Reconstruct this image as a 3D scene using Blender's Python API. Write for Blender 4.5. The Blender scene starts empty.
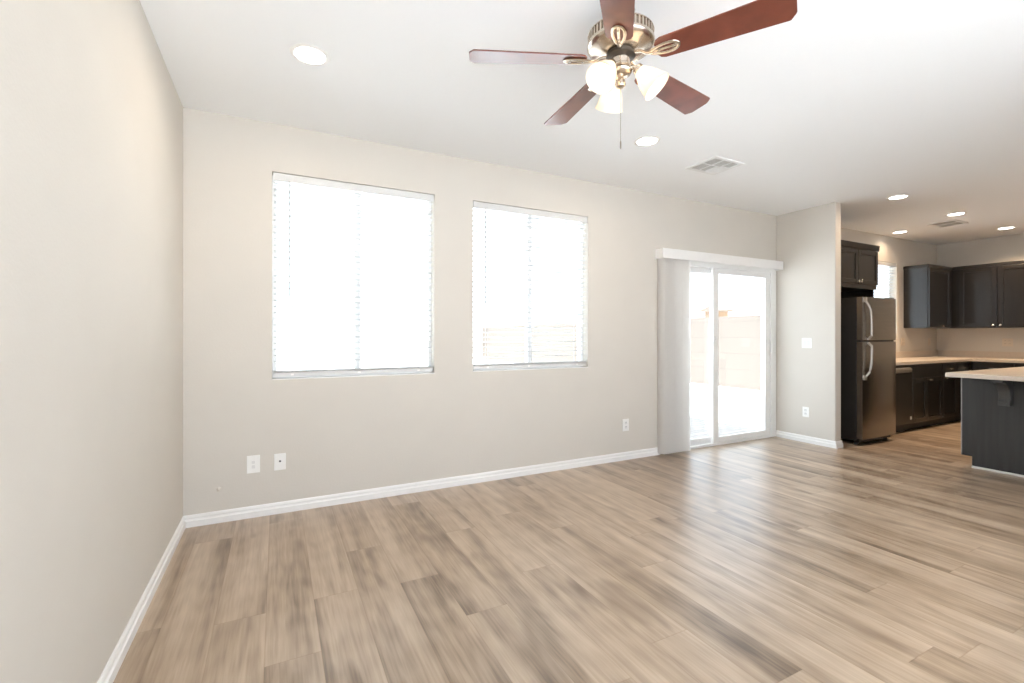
import bpy, bmesh, math, random
from mathutils import Vector, Matrix
random.seed(4)
PI = math.pi
scene = bpy.context.scene
C = scene.collection

# ------------------------------------------------------------------ camera, sky, sun, exposure
YAW = 0.4692
cam_data = bpy.data.cameras.new('camera')
cam_data.sensor_width = 36.0
cam_data.lens = 465.1 / 1024 * 36
cam_data.shift_y = -6.0 / 1024
cam_data.clip_start = 0.02
cam = bpy.data.objects.new('camera', cam_data)
cam.location = (0, 0, 1.2525)
cam.rotation_euler = (PI / 2, 0, -YAW)
C.objects.link(cam)
scene.camera = cam

scene.view_settings.view_transform = 'Standard'
scene.view_settings.look = 'None'
scene.view_settings.gamma = 1.0
scene.view_settings.use_curve_mapping = False
scene.view_settings.exposure = 0.52
scene.cycles.max_bounces = 14
scene.cycles.diffuse_bounces = 8
scene.cycles.glossy_bounces = 5
scene.cycles.transparent_max_bounces = 16
scene.cycles.transmission_bounces = 8
scene.cycles.sample_clamp_indirect = 8.0

SKY_STRENGTH = 2.5
world = bpy.data.worlds.new('sky')
scene.world = world
world.use_nodes = True
wn = world.node_tree
bg = wn.nodes['Background']
bg.inputs['Strength'].default_value = SKY_STRENGTH
tc = wn.nodes.new('ShaderNodeTexCoord')
sep = wn.nodes.new('ShaderNodeSeparateXYZ')
rmp = wn.nodes.new('ShaderNodeValToRGB')
rmp.color_ramp.elements[0].position = 0.0
rmp.color_ramp.elements[0].color = (0.75, 0.86, 1.0, 1)
rmp.color_ramp.elements[1].position = 1.0
rmp.color_ramp.elements[1].color = (0.74, 0.87, 1.0, 1)
wn.links.new(tc.outputs['Generated'], sep.inputs[0])
wn.links.new(sep.outputs['Z'], rmp.inputs[0])
wn.links.new(rmp.outputs[0], bg.inputs['Color'])

sun_data = bpy.data.lights.new('sun', 'SUN')
sun_data.energy = 18.5
sun_data.angle = math.radians(1.0)
sun_data.color = (0.89, 0.93, 1.0)
sun = bpy.data.objects.new('sun', sun_data)
sun.rotation_euler = Vector((0.14, 0.012, -0.98)).to_track_quat('-Z', 'Y').to_euler()
sun.location = (-12, -3, 12)
C.objects.link(sun)

DOWNLIGHT_W = 9.0
BULB = 9.0

# ------------------------------------------------------------------ helpers
class MB:
    """collects shapes in world space and links them as one mesh object"""
    def __init__(self):
        self.bm = bmesh.new()

    def box(self, a, b, m=None):
        x0, x1 = sorted((a[0], b[0])); y0, y1 = sorted((a[1], b[1])); z0, z1 = sorted((a[2], b[2]))
        v = [Vector((x, y, z)) for x in (x0, x1) for y in (y0, y1) for z in (z0, z1)]
        if m is not None:
            v = [m @ p for p in v]
        v = [self.bm.verts.new(p) for p in v]
        for f in ((0, 1, 3, 2), (4, 6, 7, 5), (0, 4, 5, 1), (2, 3, 7, 6), (0, 2, 6, 4), (1, 5, 7, 3)):
            self.bm.faces.new([v[i] for i in f])
        return self

    def prism(self, pts, axis, lo, hi, m=None):
        """closed 2-D outline extruded along an axis; pts are the two other coordinates in xyz order"""
        def mk(p, t):
            c = list(p); c.insert(axis, t)
            c = Vector(c)
            return self.bm.verts.new(m @ c if m is not None else c)
        A = [mk(p, lo) for p in pts]; B = [mk(p, hi) for p in pts]
        n = len(pts)
        self.bm.faces.new(A); self.bm.faces.new(list(reversed(B)))
        for i in range(n):
            j = (i + 1) % n
            self.bm.faces.new([A[i], B[i], B[j], A[j]])
        return self

    def lathe(self, prof, m=None, seg=32, cap=True):
        """profile of (radius, z) spun about local z"""
        rings = []
        for r, z in prof:
            ring = []
            for k in range(seg):
                a = 2 * PI * k / seg
                p = Vector((r * math.cos(a), r * math.sin(a), z))
                ring.append(self.bm.verts.new(m @ p if m is not None else p))
            rings.append(ring)
        for i in range(len(rings) - 1):
            for k in range(seg):
                j = (k + 1) % seg
                self.bm.faces.new([rings[i][k], rings[i][j], rings[i + 1][j], rings[i + 1][k]])
        if cap:
            self.bm.faces.new(list(reversed(rings[0])))
            self.bm.faces.new(rings[-1])
        return self

    def tube(self, pts, r, seg=10, closed=False, m=None, flat=1.0):
        pts = [Vector(p) for p in pts]
        n = len(pts); rings = []
        for i, p in enumerate(pts):
            if closed:
                t = pts[(i + 1) % n] - pts[i - 1]
            else:
                t = pts[min(i + 1, n - 1)] - pts[max(i - 1, 0)]
            t.normalize()
            up = Vector((0, 0, 1)) if abs(t.z) < 0.95 else Vector((1, 0, 0))
            s = t.cross(up).normalized(); u = s.cross(t).normalized()
            ring = []
            for k in range(seg):
                a = 2 * PI * k / seg
                q = p + s * (r * math.cos(a)) + u * (r * flat * math.sin(a))
                ring.append(self.bm.verts.new(m @ q if m is not None else q))
            rings.append(ring)
        for i in range(n if closed else n - 1):
            a, b = rings[i], rings[(i + 1) % n]
            for k in range(seg):
                j = (k + 1) % seg
                self.bm.faces.new([a[k], a[j], b[j], b[k]])
        if not closed:
            self.bm.faces.new(list(reversed(rings[0]))); self.bm.faces.new(rings[-1])
        return self

    def build(self, name, material, parent=None, bevel=0, smooth=False, seg=2):
        bmesh.ops.recalc_face_normals(self.bm, faces=self.bm.faces[:])
        base = Vector((0, 0, 0))
        q = parent
        while q is not None:
            base += q.location; q = q.parent
        if parent is None:
            base = Vector((0, 0, 0))
        for v in self.bm.verts:
            v.co -= base
        me = bpy.data.meshes.new(name)
        self.bm.to_mesh(me); self.bm.free()
        me.materials.append(material)
        o = bpy.data.objects.new(name, me)
        C.objects.link(o)
        if parent is not None:
            o.parent = parent
        if bevel:
            bv = o.modifiers.new('bevel', 'BEVEL'); bv.width = bevel; bv.segments = seg
            bv.limit_method = 'ANGLE'; bv.angle_limit = math.radians(40)
        if smooth:
            for p in me.polygons: p.use_smooth = True
            try:
                me.set_sharp_from_angle(angle=math.radians(42))
            except Exception:
                pass
        return o


def thing(name, label, cat, loc=(0, 0, 0), group=None):
    o = bpy.data.objects.new(name, None)
    o.location = loc; o.empty_display_size = 0.1
    C.objects.link(o)
    o['label'] = label; o['category'] = cat
    if group: o['group'] = group
    return o


def tag(o, label, cat, group=None):
    o['label'] = label; o['category'] = cat
    if group: o['group'] = group
    return o


def struct(o, label=None, cat=None):
    o['kind'] = 'structure'
    if label: o['label'] = label
    if cat: o['category'] = cat
    return o


def struct_empty(name, loc, label, cat):
    o = bpy.data.objects.new(name, None)
    o.location = loc; C.objects.link(o)
    return struct(o, label, cat)

# ------------------------------------------------------------------ materials
def new_mat(name):
    m = bpy.data.materials.new(name); m.use_nodes = True
    nt = m.node_tree
    return m, nt, nt.nodes['Principled BSDF']


def N(nt, kind, **kw):
    n = nt.nodes.new(kind)
    for k, v in kw.items():
        setattr(n, k, v)
    return n


def mth(nt, op, a, b=None, c=None):
    n = nt.nodes.new('ShaderNodeMath'); n.operation = op
    for i, v in enumerate((a, b, c)):
        if v is None: continue
        if isinstance(v, (int, float)): n.inputs[i].default_value = v
        else: nt.links.new(v, n.inputs[i])
    return n.outputs[0]


def simple(name, col, rough=0.5, metal=0.0, noise=0.0, scale=20.0, bump=0.0, bscale=200.0, coat=0.0, spec=0.5, stretch=(1, 1, 1)):
    m, nt, b = new_mat(name)
    b.inputs['Base Color'].default_value = (*col, 1)
    b.inputs['Roughness'].default_value = rough
    b.inputs['Metallic'].default_value = metal
    b.inputs['Coat Weight'].default_value = coat
    b.inputs['Coat Roughness'].default_value = 0.15
    b.inputs['Specular IOR Level'].default_value = spec
    co = N(nt, 'ShaderNodeTexCoord'); mp = N(nt, 'ShaderNodeMapping')
    mp.inputs['Scale'].default_value = stretch
    nt.links.new(co.outputs['Object'], mp.inputs[0])
    nz = N(nt, 'ShaderNodeTexNoise'); nz.inputs['Scale'].default_value = scale; nz.inputs['Detail'].default_value = 4
    nt.links.new(mp.outputs[0], nz.inputs['Vector'])
    if noise:
        r = N(nt, 'ShaderNodeValToRGB')
        r.color_ramp.elements[0].position = 0.3; r.color_ramp.elements[1].position = 0.7
        r.color_ramp.elements[0].color = (*[c * (1 - noise) for c in col], 1)
        r.color_ramp.elements[1].color = (*[min(1, c * (1 + noise)) for c in col], 1)
        nt.links.new(nz.outputs['Fac'], r.inputs[0]); nt.links.new(r.outputs[0], b.inputs['Base Color'])
    if bump:
        n2 = N(nt, 'ShaderNodeTexNoise'); n2.inputs['Scale'].default_value = bscale; n2.inputs['Detail'].default_value = 2
        nt.links.new(mp.outputs[0], n2.inputs['Vector'])
        bp = N(nt, 'ShaderNodeBump'); bp.inputs['Strength'].default_value = bump; bp.inputs['Distance'].default_value = 0.002
        nt.links.new(n2.outputs['Fac'], bp.inputs['Height']); nt.links.new(bp.outputs[0], b.inputs['Normal'])
    return m


def emitter(name, col, strength):
    m, nt, b = new_mat(name)
    b.inputs['Base Color'].default_value = (0.9, 0.9, 0.88, 1)
    b.inputs['Emission Color'].default_value = (*col, 1)
    b.inputs['Emission Strength'].default_value = strength
    return m


def glass_mat():
    m, nt, b = new_mat('window_glass')
    out = nt.nodes['Material Output']
    tr = N(nt, 'ShaderNodeBsdfTransparent'); tr.inputs[0].default_value = (0.97, 0.985, 0.98, 1)
    gl = N(nt, 'ShaderNodeBsdfGlossy'); gl.inputs['Roughness'].default_value = 0.02
    lw = N(nt, 'ShaderNodeLayerWeight'); lw.inputs[0].default_value = 0.5
    fr_ = mth(nt, 'ADD', mth(nt, 'MULTIPLY', mth(nt, 'POWER', lw.outputs['Facing'], 4.0), 0.5), 0.03)
    mx = N(nt, 'ShaderNodeMixShader')
    nt.links.new(fr_, mx.inputs[0]); nt.links.new(tr.outputs[0], mx.inputs[1]); nt.links.new(gl.outputs[0], mx.inputs[2])
    nt.links.new(mx.outputs[0], out.inputs['Surface'])
    return m


def translucent(name, col, amount, emit=None, rough=0.5):
    m, nt, b = new_mat(name)
    out = nt.nodes['Material Output']
    b.inputs['Base Color'].default_value = (*col, 1); b.inputs['Roughness'].default_value = rough
    if emit:
        b.inputs['Emission Color'].default_value = (*emit[0], 1); b.inputs['Emission Strength'].default_value = emit[1]
    t = N(nt, 'ShaderNodeBsdfTranslucent'); t.inputs[0].default_value = (*col, 1)
    mx = N(nt, 'ShaderNodeMixShader'); mx.inputs[0].default_value = amount
    nt.links.new(b.outputs[0], mx.inputs[1]); nt.links.new(t.outputs[0], mx.inputs[2])
    nt.links.new(mx.outputs[0], out.inputs['Surface'])
    return m


def floor_mat():
    m, nt, b = new_mat('oak_plank_floor')
    L = nt.links
    co = N(nt, 'ShaderNodeTexCoord'); sp = N(nt, 'ShaderNodeSeparateXYZ')
    L.new(co.outputs['Object'], sp.inputs[0])
    x, y = sp.outputs['X'], sp.outputs['Y']
    W, LEN = 0.20, 1.5
    xr = mth(nt, 'DIVIDE', mth(nt, 'ADD', x, 20.04), W)
    row = mth(nt, 'FLOOR', xr); fx = mth(nt, 'FRACT', xr)
    wn1 = N(nt, 'ShaderNodeTexWhiteNoise', noise_dimensions='1D'); L.new(row, wn1.inputs['W'])
    yr = mth(nt, 'ADD', mth(nt, 'DIVIDE', mth(nt, 'ADD', y, 20.0), LEN), wn1.outputs['Value'])
    idx = mth(nt, 'FLOOR', yr); fy = mth(nt, 'FRACT', yr)
    cmb = N(nt, 'ShaderNodeCombineXYZ'); L.new(row, cmb.inputs[0]); L.new(idx, cmb.inputs[1])
    wn2 = N(nt, 'ShaderNodeTexWhiteNoise', noise_dimensions='2D'); L.new(cmb.outputs[0], wn2.inputs['Vector'])
    rnd = wn2.outputs['Value']
    sc = N(nt, 'ShaderNodeSeparateColor'); L.new(wn2.outputs['Color'], sc.inputs[0])
    # grain space: stretched along Y, shifted per plank
    gx = mth(nt, 'ADD', x, mth(nt, 'MULTIPLY', rnd, 37.0))
    gy = mth(nt, 'ADD', y, mth(nt, 'MULTIPLY', sc.outputs[1], 53.0))
    def gvec(sx, sy):
        c = N(nt, 'ShaderNodeCombineXYZ')
        L.new(mth(nt, 'MULTIPLY', gx, sx), c.inputs[0]); L.new(mth(nt, 'MULTIPLY', gy, sy), c.inputs[1])
        return c.outputs[0]
    n1 = N(nt, 'ShaderNodeTexNoise'); n1.inputs['Scale'].default_value = 1; n1.inputs['Detail'].default_value = 5
    n1.inputs['Distortion'].default_value = 0.6
    L.new(gvec(9, 0.75), n1.inputs['Vector'])
    n2 = N(nt, 'ShaderNodeTexNoise'); n2.inputs['Scale'].default_value = 1; n2.inputs['Detail'].default_value = 6
    L.new(gvec(90, 3.5), n2.inputs['Vector'])
    n3 = N(nt, 'ShaderNodeTexNoise'); n3.inputs['Scale'].default_value = 1; n3.inputs['Detail'].default_value = 2
    n3.inputs['Distortion'].default_value = 0.4
    L.new(gvec(7.0, 1.7), n3.inputs['Vector'])
    # cathedral rings
    wv = N(nt, 'ShaderNodeTexWave', wave_type='RINGS'); wv.inputs['Scale'].default_value = 1.0
    wv.inputs['Distortion'].default_value = 6.0; wv.inputs['Detail'].default_value = 3
    L.new(gvec(14, 1.6), wv.inputs['Vector'])
    base = mth(nt, 'ADD', mth(nt, 'MULTIPLY', rnd, 0.20), mth(nt, 'MULTIPLY', mth(nt, 'ADD', mth(nt, 'MULTIPLY', n1.outputs['Fac'], 1.25), -0.13), 0.80))
    base = mth(nt, 'ADD', base, mth(nt, 'ADD', mth(nt, 'MULTIPLY', n2.outputs['Fac'], 0.34), -0.07))
    base = mth(nt, 'ADD', base, mth(nt, 'MULTIPLY', wv.outputs['Fac'], 0.045))
    ramp = N(nt, 'ShaderNodeValToRGB')
    e = ramp.color_ramp.elements
    e[0].position = 0.30; e[0].color = (0.112, 0.070, 0.039, 1)
    e[1].position = 0.88; e[1].color = (0.570, 0.452, 0.338, 1)
    mid = ramp.color_ramp.elements.new(0.55); mid.color = (0.350, 0.254, 0.172, 1)
    L.new(base, ramp.inputs[0])
    # knots / dark streaks
    kr = N(nt, 'ShaderNodeValToRGB')
    kr.color_ramp.elements[0].position = 0.59; kr.color_ramp.elements[0].color = (1, 1, 1, 1)
    kr.color_ramp.elements[1].position = 0.78; kr.color_ramp.elements[1].color = (0.46, 0.40, 0.35, 1)
    L.new(n3.outputs['Fac'], kr.inputs[0])
    mul = N(nt, 'ShaderNodeMix', data_type='RGBA', blend_type='MULTIPLY'); mul.inputs[0].default_value = 1.0
    L.new(ramp.outputs[0], mul.inputs[6]); L.new(kr.outputs[0], mul.inputs[7])
    # joints between planks
    ex = mth(nt, 'MINIMUM', fx, mth(nt, 'SUBTRACT', 1.0, fx))
    ey = mth(nt, 'MULTIPLY', mth(nt, 'MINIMUM', fy, mth(nt, 'SUBTRACT', 1.0, fy)), LEN / W)
    ed = mth(nt, 'MINIMUM', ex, ey)
    jr = N(nt, 'ShaderNodeValToRGB')
    jr.color_ramp.elements[0].position = 0.004; jr.color_ramp.elements[0].color = (0.84, 0.80, 0.76, 1)
    jr.color_ramp.elements[1].position = 0.016; jr.color_ramp.elements[1].color = (1, 1, 1, 1)
    L.new(ed, jr.inputs[0])
    mul2 = N(nt, 'ShaderNodeMix', data_type='RGBA', blend_type='MULTIPLY'); mul2.inputs[0].default_value = 1.0
    L.new(mul.outputs[2], mul2.inputs[6]); L.new(jr.outputs[0], mul2.inputs[7])
    L.new(mul2.outputs[2], b.inputs['Base Color'])
    b.inputs['Roughness'].default_value = 0.34
    b.inputs['Specular IOR Level'].default_value = 0.8
    b.inputs['Coat Weight'].default_value = 0.35; b.inputs['Coat Roughness'].default_value = 0.33
    bp = N(nt, 'ShaderNodeBump'); bp.inputs['Strength'].default_value = 0.12; bp.inputs['Distance'].default_value = 0.003
    hh = mth(nt, 'ADD', mth(nt, 'MULTIPLY', n2.outputs['Fac'], 0.5), mth(nt, 'MINIMUM', mth(nt, 'MULTIPLY', ed, 30), 1.0))
    L.new(hh, bp.inputs['Height']); L.new(bp.outputs[0], b.inputs['Normal'])
    return m


def brick_mat(name, c1, c2, mortar, scale, bw, rh, msize, rot=(0, 0, 0), rough=0.9):
    m, nt, b = new_mat(name)
    co = N(nt, 'ShaderNodeTexCoord'); mp = N(nt, 'ShaderNodeMapping'); mp.inputs['Rotation'].default_value = rot
    br = N(nt, 'ShaderNodeTexBrick')
    br.inputs['Color1'].default_value = (*c1, 1); br.inputs['Color2'].default_value = (*c2, 1); br.inputs['Mortar'].default_value = (*mortar, 1)
    br.inputs['Scale'].default_value = scale; br.inputs['Brick Width'].default_value = bw; br.inputs['Row Height'].default_value = rh
    br.inputs['Mortar Size'].default_value = msize
    nt.links.new(co.outputs['Object'], mp.inputs[0]); nt.links.new(mp.outputs[0], br.inputs['Vector'])
    nt.links.new(br.outputs['Color'], b.inputs['Base Color'])
    b.inputs['Roughness'].default_value = rough
    return m


def wood_mat(name, dark, light, rough, axis_scale, coat=0.0, spec=0.5):
    m, nt, b = new_mat(name)
    co = N(nt, 'ShaderNodeTexCoord'); mp = N(nt, 'ShaderNodeMapping'); mp.inputs['Scale'].default_value = axis_scale
    nz = N(nt, 'ShaderNodeTexNoise'); nz.inputs['Scale'].default_value = 1; nz.inputs['Detail'].default_value = 6; nz.inputs['Distortion'].default_value = 0.5
    r = N(nt, 'ShaderNodeValToRGB')
    r.color_ramp.elements[0].position = 0.3; r.color_ramp.elements[0].color = (*dark, 1)
    r.color_ramp.elements[1].position = 0.72; r.color_ramp.elements[1].color = (*light, 1)
    nt.links.new(co.outputs['Object'], mp.inputs[0]); nt.links.new(mp.outputs[0], nz.inputs['Vector'])
    nt.links.new(nz.outputs['Fac'], r.inputs[0]); nt.links.new(r.outputs[0], b.inputs['Base Color'])
    b.inputs['Roughness'].default_value = rough; b.inputs['Coat Weight'].default_value = coat; b.inputs['Coat Roughness'].default_value = 0.2
    b.inputs['Specular IOR Level'].default_value = spec
    return m


M_WALL = simple('beige_wall_paint', (0.645, 0.604, 0.543), 0.75, bump=0.25, bscale=90, noise=0.012, scale=3, spec=0.3)
M_CEIL = simple('white_ceiling_paint', (0.90, 0.91, 0.915), 0.85, bump=0.35, bscale=60, spec=0.2)
M_TRIM = simple('white_trim_paint', (0.86, 0.85, 0.83), 0.35, noise=0.01)
M_VINYL = simple('white_vinyl', (0.86, 0.855, 0.84), 0.35, noise=0.01)
M_PLASTIC = simple('white_plastic', (0.86, 0.85, 0.82), 0.35, noise=0.01)
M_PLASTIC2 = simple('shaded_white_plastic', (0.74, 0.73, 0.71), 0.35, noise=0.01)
M_VANE = translucent('vertical_vane_vinyl', (0.88, 0.865, 0.845), 0.6)
M_SLAT = translucent('blind_slat', (0.66, 0.66, 0.65), 0.08)
M_BLIND = simple('white_blind_rail', (0.66, 0.655, 0.64), 0.45, noise=0.01)
M_WAND = simple('clear_grey_wand', (0.46, 0.46, 0.45), 0.4, noise=0.01)
M_FLOOR = floor_mat()
M_GLASS = glass_mat()
M_DARK = simple('black_plastic', (0.02, 0.02, 0.02), 0.5, noise=0.1)
M_ESP = wood_mat('espresso_cabinet', (0.0055, 0.0042, 0.0034), (0.0110, 0.0085, 0.0068), 0.34, (30, 30, 2.2), coat=0.5, spec=0.5)
M_CHAR = wood_mat('charcoal_island_panel', (0.026, 0.025, 0.024), (0.040, 0.039, 0.037), 0.45, (4, 20, 1.5), spec=0.45)
M_STEEL = simple('brushed_stainless_steel', (0.35, 0.32, 0.29), 0.27, metal=1.0, noise=0.06, scale=3, stretch=(1, 1, 30), bump=0.05, bscale=40)
M_STEELL = simple('bright_stainless_trim', (0.52, 0.49, 0.45), 0.32, metal=1.0, noise=0.03)
M_FRIDGE = simple('dark_fridge_side', (0.022, 0.020, 0.018), 0.45, noise=0.08, bump=0.1, bscale=300)
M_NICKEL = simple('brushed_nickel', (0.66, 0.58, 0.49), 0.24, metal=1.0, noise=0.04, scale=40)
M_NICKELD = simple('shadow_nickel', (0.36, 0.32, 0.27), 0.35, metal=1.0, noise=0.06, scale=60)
M_FLY = simple('dark_bronze_ring', (0.10, 0.085, 0.07), 0.4, metal=0.8, noise=0.05)
M_KNOB = simple('satin_nickel_pull', (0.78, 0.75, 0.70), 0.25, metal=1.0, noise=0.03)
M_BLADE = wood_mat('cherry_fan_blade', (0.115, 0.028, 0.017), (0.225, 0.058, 0.033), 0.30, (6, 6, 6), coat=0.45)
M_WORK = simple('beige_laminate_worktop', (0.62, 0.53, 0.44), 0.35, noise=0.08, scale=160)
M_GRILLE = simple('white_vent_metal', (0.80, 0.80, 0.79), 0.45, noise=0.01)
M_VENTDARK = simple('vent_throat', (0.50, 0.49, 0.46), 0.8, noise=0.05)
M_GRAVEL = simple('pale_concrete', (0.73, 0.725, 0.71), 0.95, noise=0.06, scale=40, bump=0.3, bscale=60)
M_PAVER = brick_mat('grey_paver', (0.082, 0.077, 0.072), (0.115, 0.108, 0.101), (0.040, 0.038, 0.036), 1.0, 0.23, 0.115, 0.009)
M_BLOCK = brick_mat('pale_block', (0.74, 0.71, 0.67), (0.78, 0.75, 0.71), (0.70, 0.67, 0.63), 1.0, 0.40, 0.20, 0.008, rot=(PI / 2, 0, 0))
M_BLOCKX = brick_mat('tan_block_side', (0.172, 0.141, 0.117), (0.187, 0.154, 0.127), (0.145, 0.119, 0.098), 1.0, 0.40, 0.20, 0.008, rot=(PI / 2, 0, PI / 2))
M_SHED = simple('tan_shed_board', (0.24, 0.15, 0.085), 0.8, noise=0.1)
M_SHEDROOF = simple('brown_shed_roof', (0.22, 0.17, 0.13), 0.9, noise=0.1)
M_STUCCO = simple('exterior_stucco', (0.62, 0.56, 0.48), 0.9, noise=0.04)
M_LENS = emitter('lit_downlight_lens', (1.0, 0.95, 0.88), 9.0)
M_BULB = emitter('lit_bulb', (1.0, 0.84, 0.64), BULB)
M_SHADE = translucent('frosted_glass_shade', (0.92, 0.86, 0.76), 0.35, emit=((1.0, 0.84, 0.62), 0.12), rough=0.25)

# ------------------------------------------------------------------ setting
XL, YB, XP, YP, XR = -0.541, 3.670, 5.540, 2.982, 9.70     # left wall, back wall, partition face and end, kitchen wall
H, YF = 2.74, -0.8
T = 0.16


def wall_with_holes(name, axis, pos, thick, u0, u1, z0, z1, holes, mat):
    """wall in the plane axis=pos, thickness towards pos+thick, with rectangular openings (u0,u1,z0,z1)"""
    us = sorted({u0, u1, *[h[0] for h in holes], *[h[1] for h in holes]})
    zs = sorted({z0, z1, *[h[2] for h in holes], *[h[3] for h in holes]})
    mb = MB()
    V = {}
    def vert(u, z, side):
        k = (round(u, 5), round(z, 5), side)
        if k not in V:
            w = pos + thick * side
            V[k] = mb.bm.verts.new((w, u, z) if axis == 0 else (u, w, z))
        return V[k]
    def solid(i, j):
        if i < 0 or j < 0 or i >= len(us) - 1 or j >= len(zs) - 1: return False
        cu, cz = (us[i] + us[i + 1]) / 2, (zs[j] + zs[j + 1]) / 2
        return not any(h[0] < cu < h[1] and h[2] < cz < h[3] for h in holes)
    for i in range(len(us) - 1):
        for j in range(len(zs) - 1):
            if not solid(i, j): continue
            a, b_, c, d = us[i], us[i + 1], zs[j], zs[j + 1]
            for s in (0, 1):
                mb.bm.faces.new([vert(a, c, s), vert(b_, c, s), vert(b_, d, s), vert(a, d, s)])
            for (di, dj, p, q) in ((-1, 0, (a, c), (a, d)), (1, 0, (b_, c), (b_, d)), (0, -1, (a, c), (b_, c)), (0, 1, (a, d), (b_, d))):
                if not solid(i + di, j + dj):
                    mb.bm.faces.new([vert(*p, 0), vert(*q, 0), vert(*q, 1), vert(*p, 1)])
    return mb.build(name, mat)


WIN1 = (-0.026, 1.152, 0.940, 2.404)
WIN2 = (1.489, 2.684, 0.944, 2.400)
DOOR = (3.640, 5.532, 0.0, 2.080)
WIN3 = (7.10, 8.430, 1.20, 2.355)

struct(MB().box((XL - T, YF - T, -0.12), (XR + T, YB + T, 0)).build('floor', M_FLOOR))
struct(MB().box((XL - T - 0.3, YF - T - 1.5, H), (XR + T + 0.3, YB + T + 0.01, H + 0.22)).build('ceiling', M_CEIL))  # slab carried past the unseen front wall as an added eave, shading the ground
struct(wall_with_holes('wall_back', 1, YB, T, XL, XR, 0, H, [WIN1, WIN2, DOOR, WIN3], M_WALL))
struct(MB().box((XL - T, YF - T, 0), (XL, YB + T, H)).build('wall_left', M_WALL))
struct(MB().box((XR, YF - T, 0), (XR + T, YB + T, H)).build('wall_right', M_WALL))
struct(wall_with_holes('wall_front', 1, YF, -T, XL, XR, 0, H, [(-0.38, 1.6, 0.02, 2.64), (1.68, 3.35, 0.02, 2.64)], M_WALL))  # out of view; openings added and sized to let sky light into the room
struct(MB().box((XP, YP, 0), (XP + 0.112, YB, H)).build('wall_partition', M_WALL, bevel=0.012, seg=3))

# baseboards: stepped profile
BBP = [(0, 0), (0.016, 0), (0.016, 0.040), (0.011, 0.044), (0.0085, 0.052), (0.010, 0.062), (0.007, 0.072), (0.003, 0.078), (0, 0.078)]
struct(MB().prism([(YB - d, z) for d, z in BBP], 0, XL, 3.60).build('baseboard_back', M_TRIM))
struct(MB().prism([(XL + d, z) for d, z in BBP], 1, YF, YB - 0.001).build('baseboard_left', M_TRIM))
bb = MB()
bb.prism([(XP - d, z) for d, z in BBP], 1, YP - 0.008, YB - 0.004)
bb.prism([(YP - d, z) for d, z in BBP], 0, XP - 0.008, XP + 0.112 + 0.008)
bb.prism([(XP + 0.112 + d, z) for d, z in BBP], 1, YP - 0.008, YP + 0.12)
struct(bb.build('baseboard_partition', M_TRIM))

# outside
struct(MB().box((-40, -40, -0.30), (60, 60, -0.07)).build('ground', M_GRAVEL))
struct(MB().box((3.1, YB + T, -0.09), (5.86, 7.5, -0.03)).build('patio', M_PAVER))
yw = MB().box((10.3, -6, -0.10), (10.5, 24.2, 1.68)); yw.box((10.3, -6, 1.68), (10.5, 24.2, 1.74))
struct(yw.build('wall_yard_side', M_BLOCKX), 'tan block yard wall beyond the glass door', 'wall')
yw = MB().box((-14, 24, -0.10), (10.29, 24.2, 1.68)); yw.box((-14, 24, 1.82), (10.29, 24.2, 1.88))
struct(yw.build('wall_yard_back', M_BLOCK), 'pale block wall closing the back of the yard', 'wall')
sh = thing('garden_shed', 'small tan shed showing above the block wall outside the glass door', 'shed', (15.6, 12.85, -0.07))
MB().box((15.35, 12.55, -0.07), (15.95, 13.15, 2.22)).build('shed_body', M_SHED, sh)
MB().prism([(12.42, 2.20), (13.28, 2.20), (13.28, 2.26), (12.85, 2.40), (12.42, 2.26)], 0, 15.2, 16.1).build('shed_roof', M_SHEDROOF, sh)

# ------------------------------------------------------------------ windows
def window(name, rect, label):
    x0, x1, z0, z1 = rect
    y0, y1 = YB + 0.085, YB + 0.135
    r = struct_empty(name, ((x0 + x1) / 2, YB + 0.1, z0), label, 'window')
    f = MB(); w = 0.028
    f.box((x0, y0, z0), (x0 + w, y1, z1)).box((x1 - w, y0, z0), (x1, y1, z1))
    f.box((x0 + w, y0, z0), (x1 - w, y1, z0 + w)).box((x0 + w, y0, z1 - w), (x1 - w, y1, z1))
    xm = (x0 + x1) / 2
    f.box((xm - 0.022, y0, z0 + w), (xm + 0.022, y1, z1 - w))
    f.build('window_frame', M_VINYL, r, bevel=0.003)
    for a, b_ in ((x0 + w, xm - 0.022), (xm + 0.022, x1 - w)):
        MB().box((a - 0.005, y0 + 0.02, z0 + w - 0.005), (b_ + 0.005, y0 + 0.026, z1 - w + 0.005)).build('window_pane', M_GLASS, r)
    MB().box((x0, YB - 0.002, z0 - 0.001), (x1, y0, z0 + 0.008)).build('window_sill', M_TRIM, r, bevel=0.003)
    return r

window('window_1', WIN1, 'left window of the living room')
window('window_2', WIN2, 'right window of the living room, beside the glass door')
window('window_3', WIN3, 'kitchen window behind the refrigerator')


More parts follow.
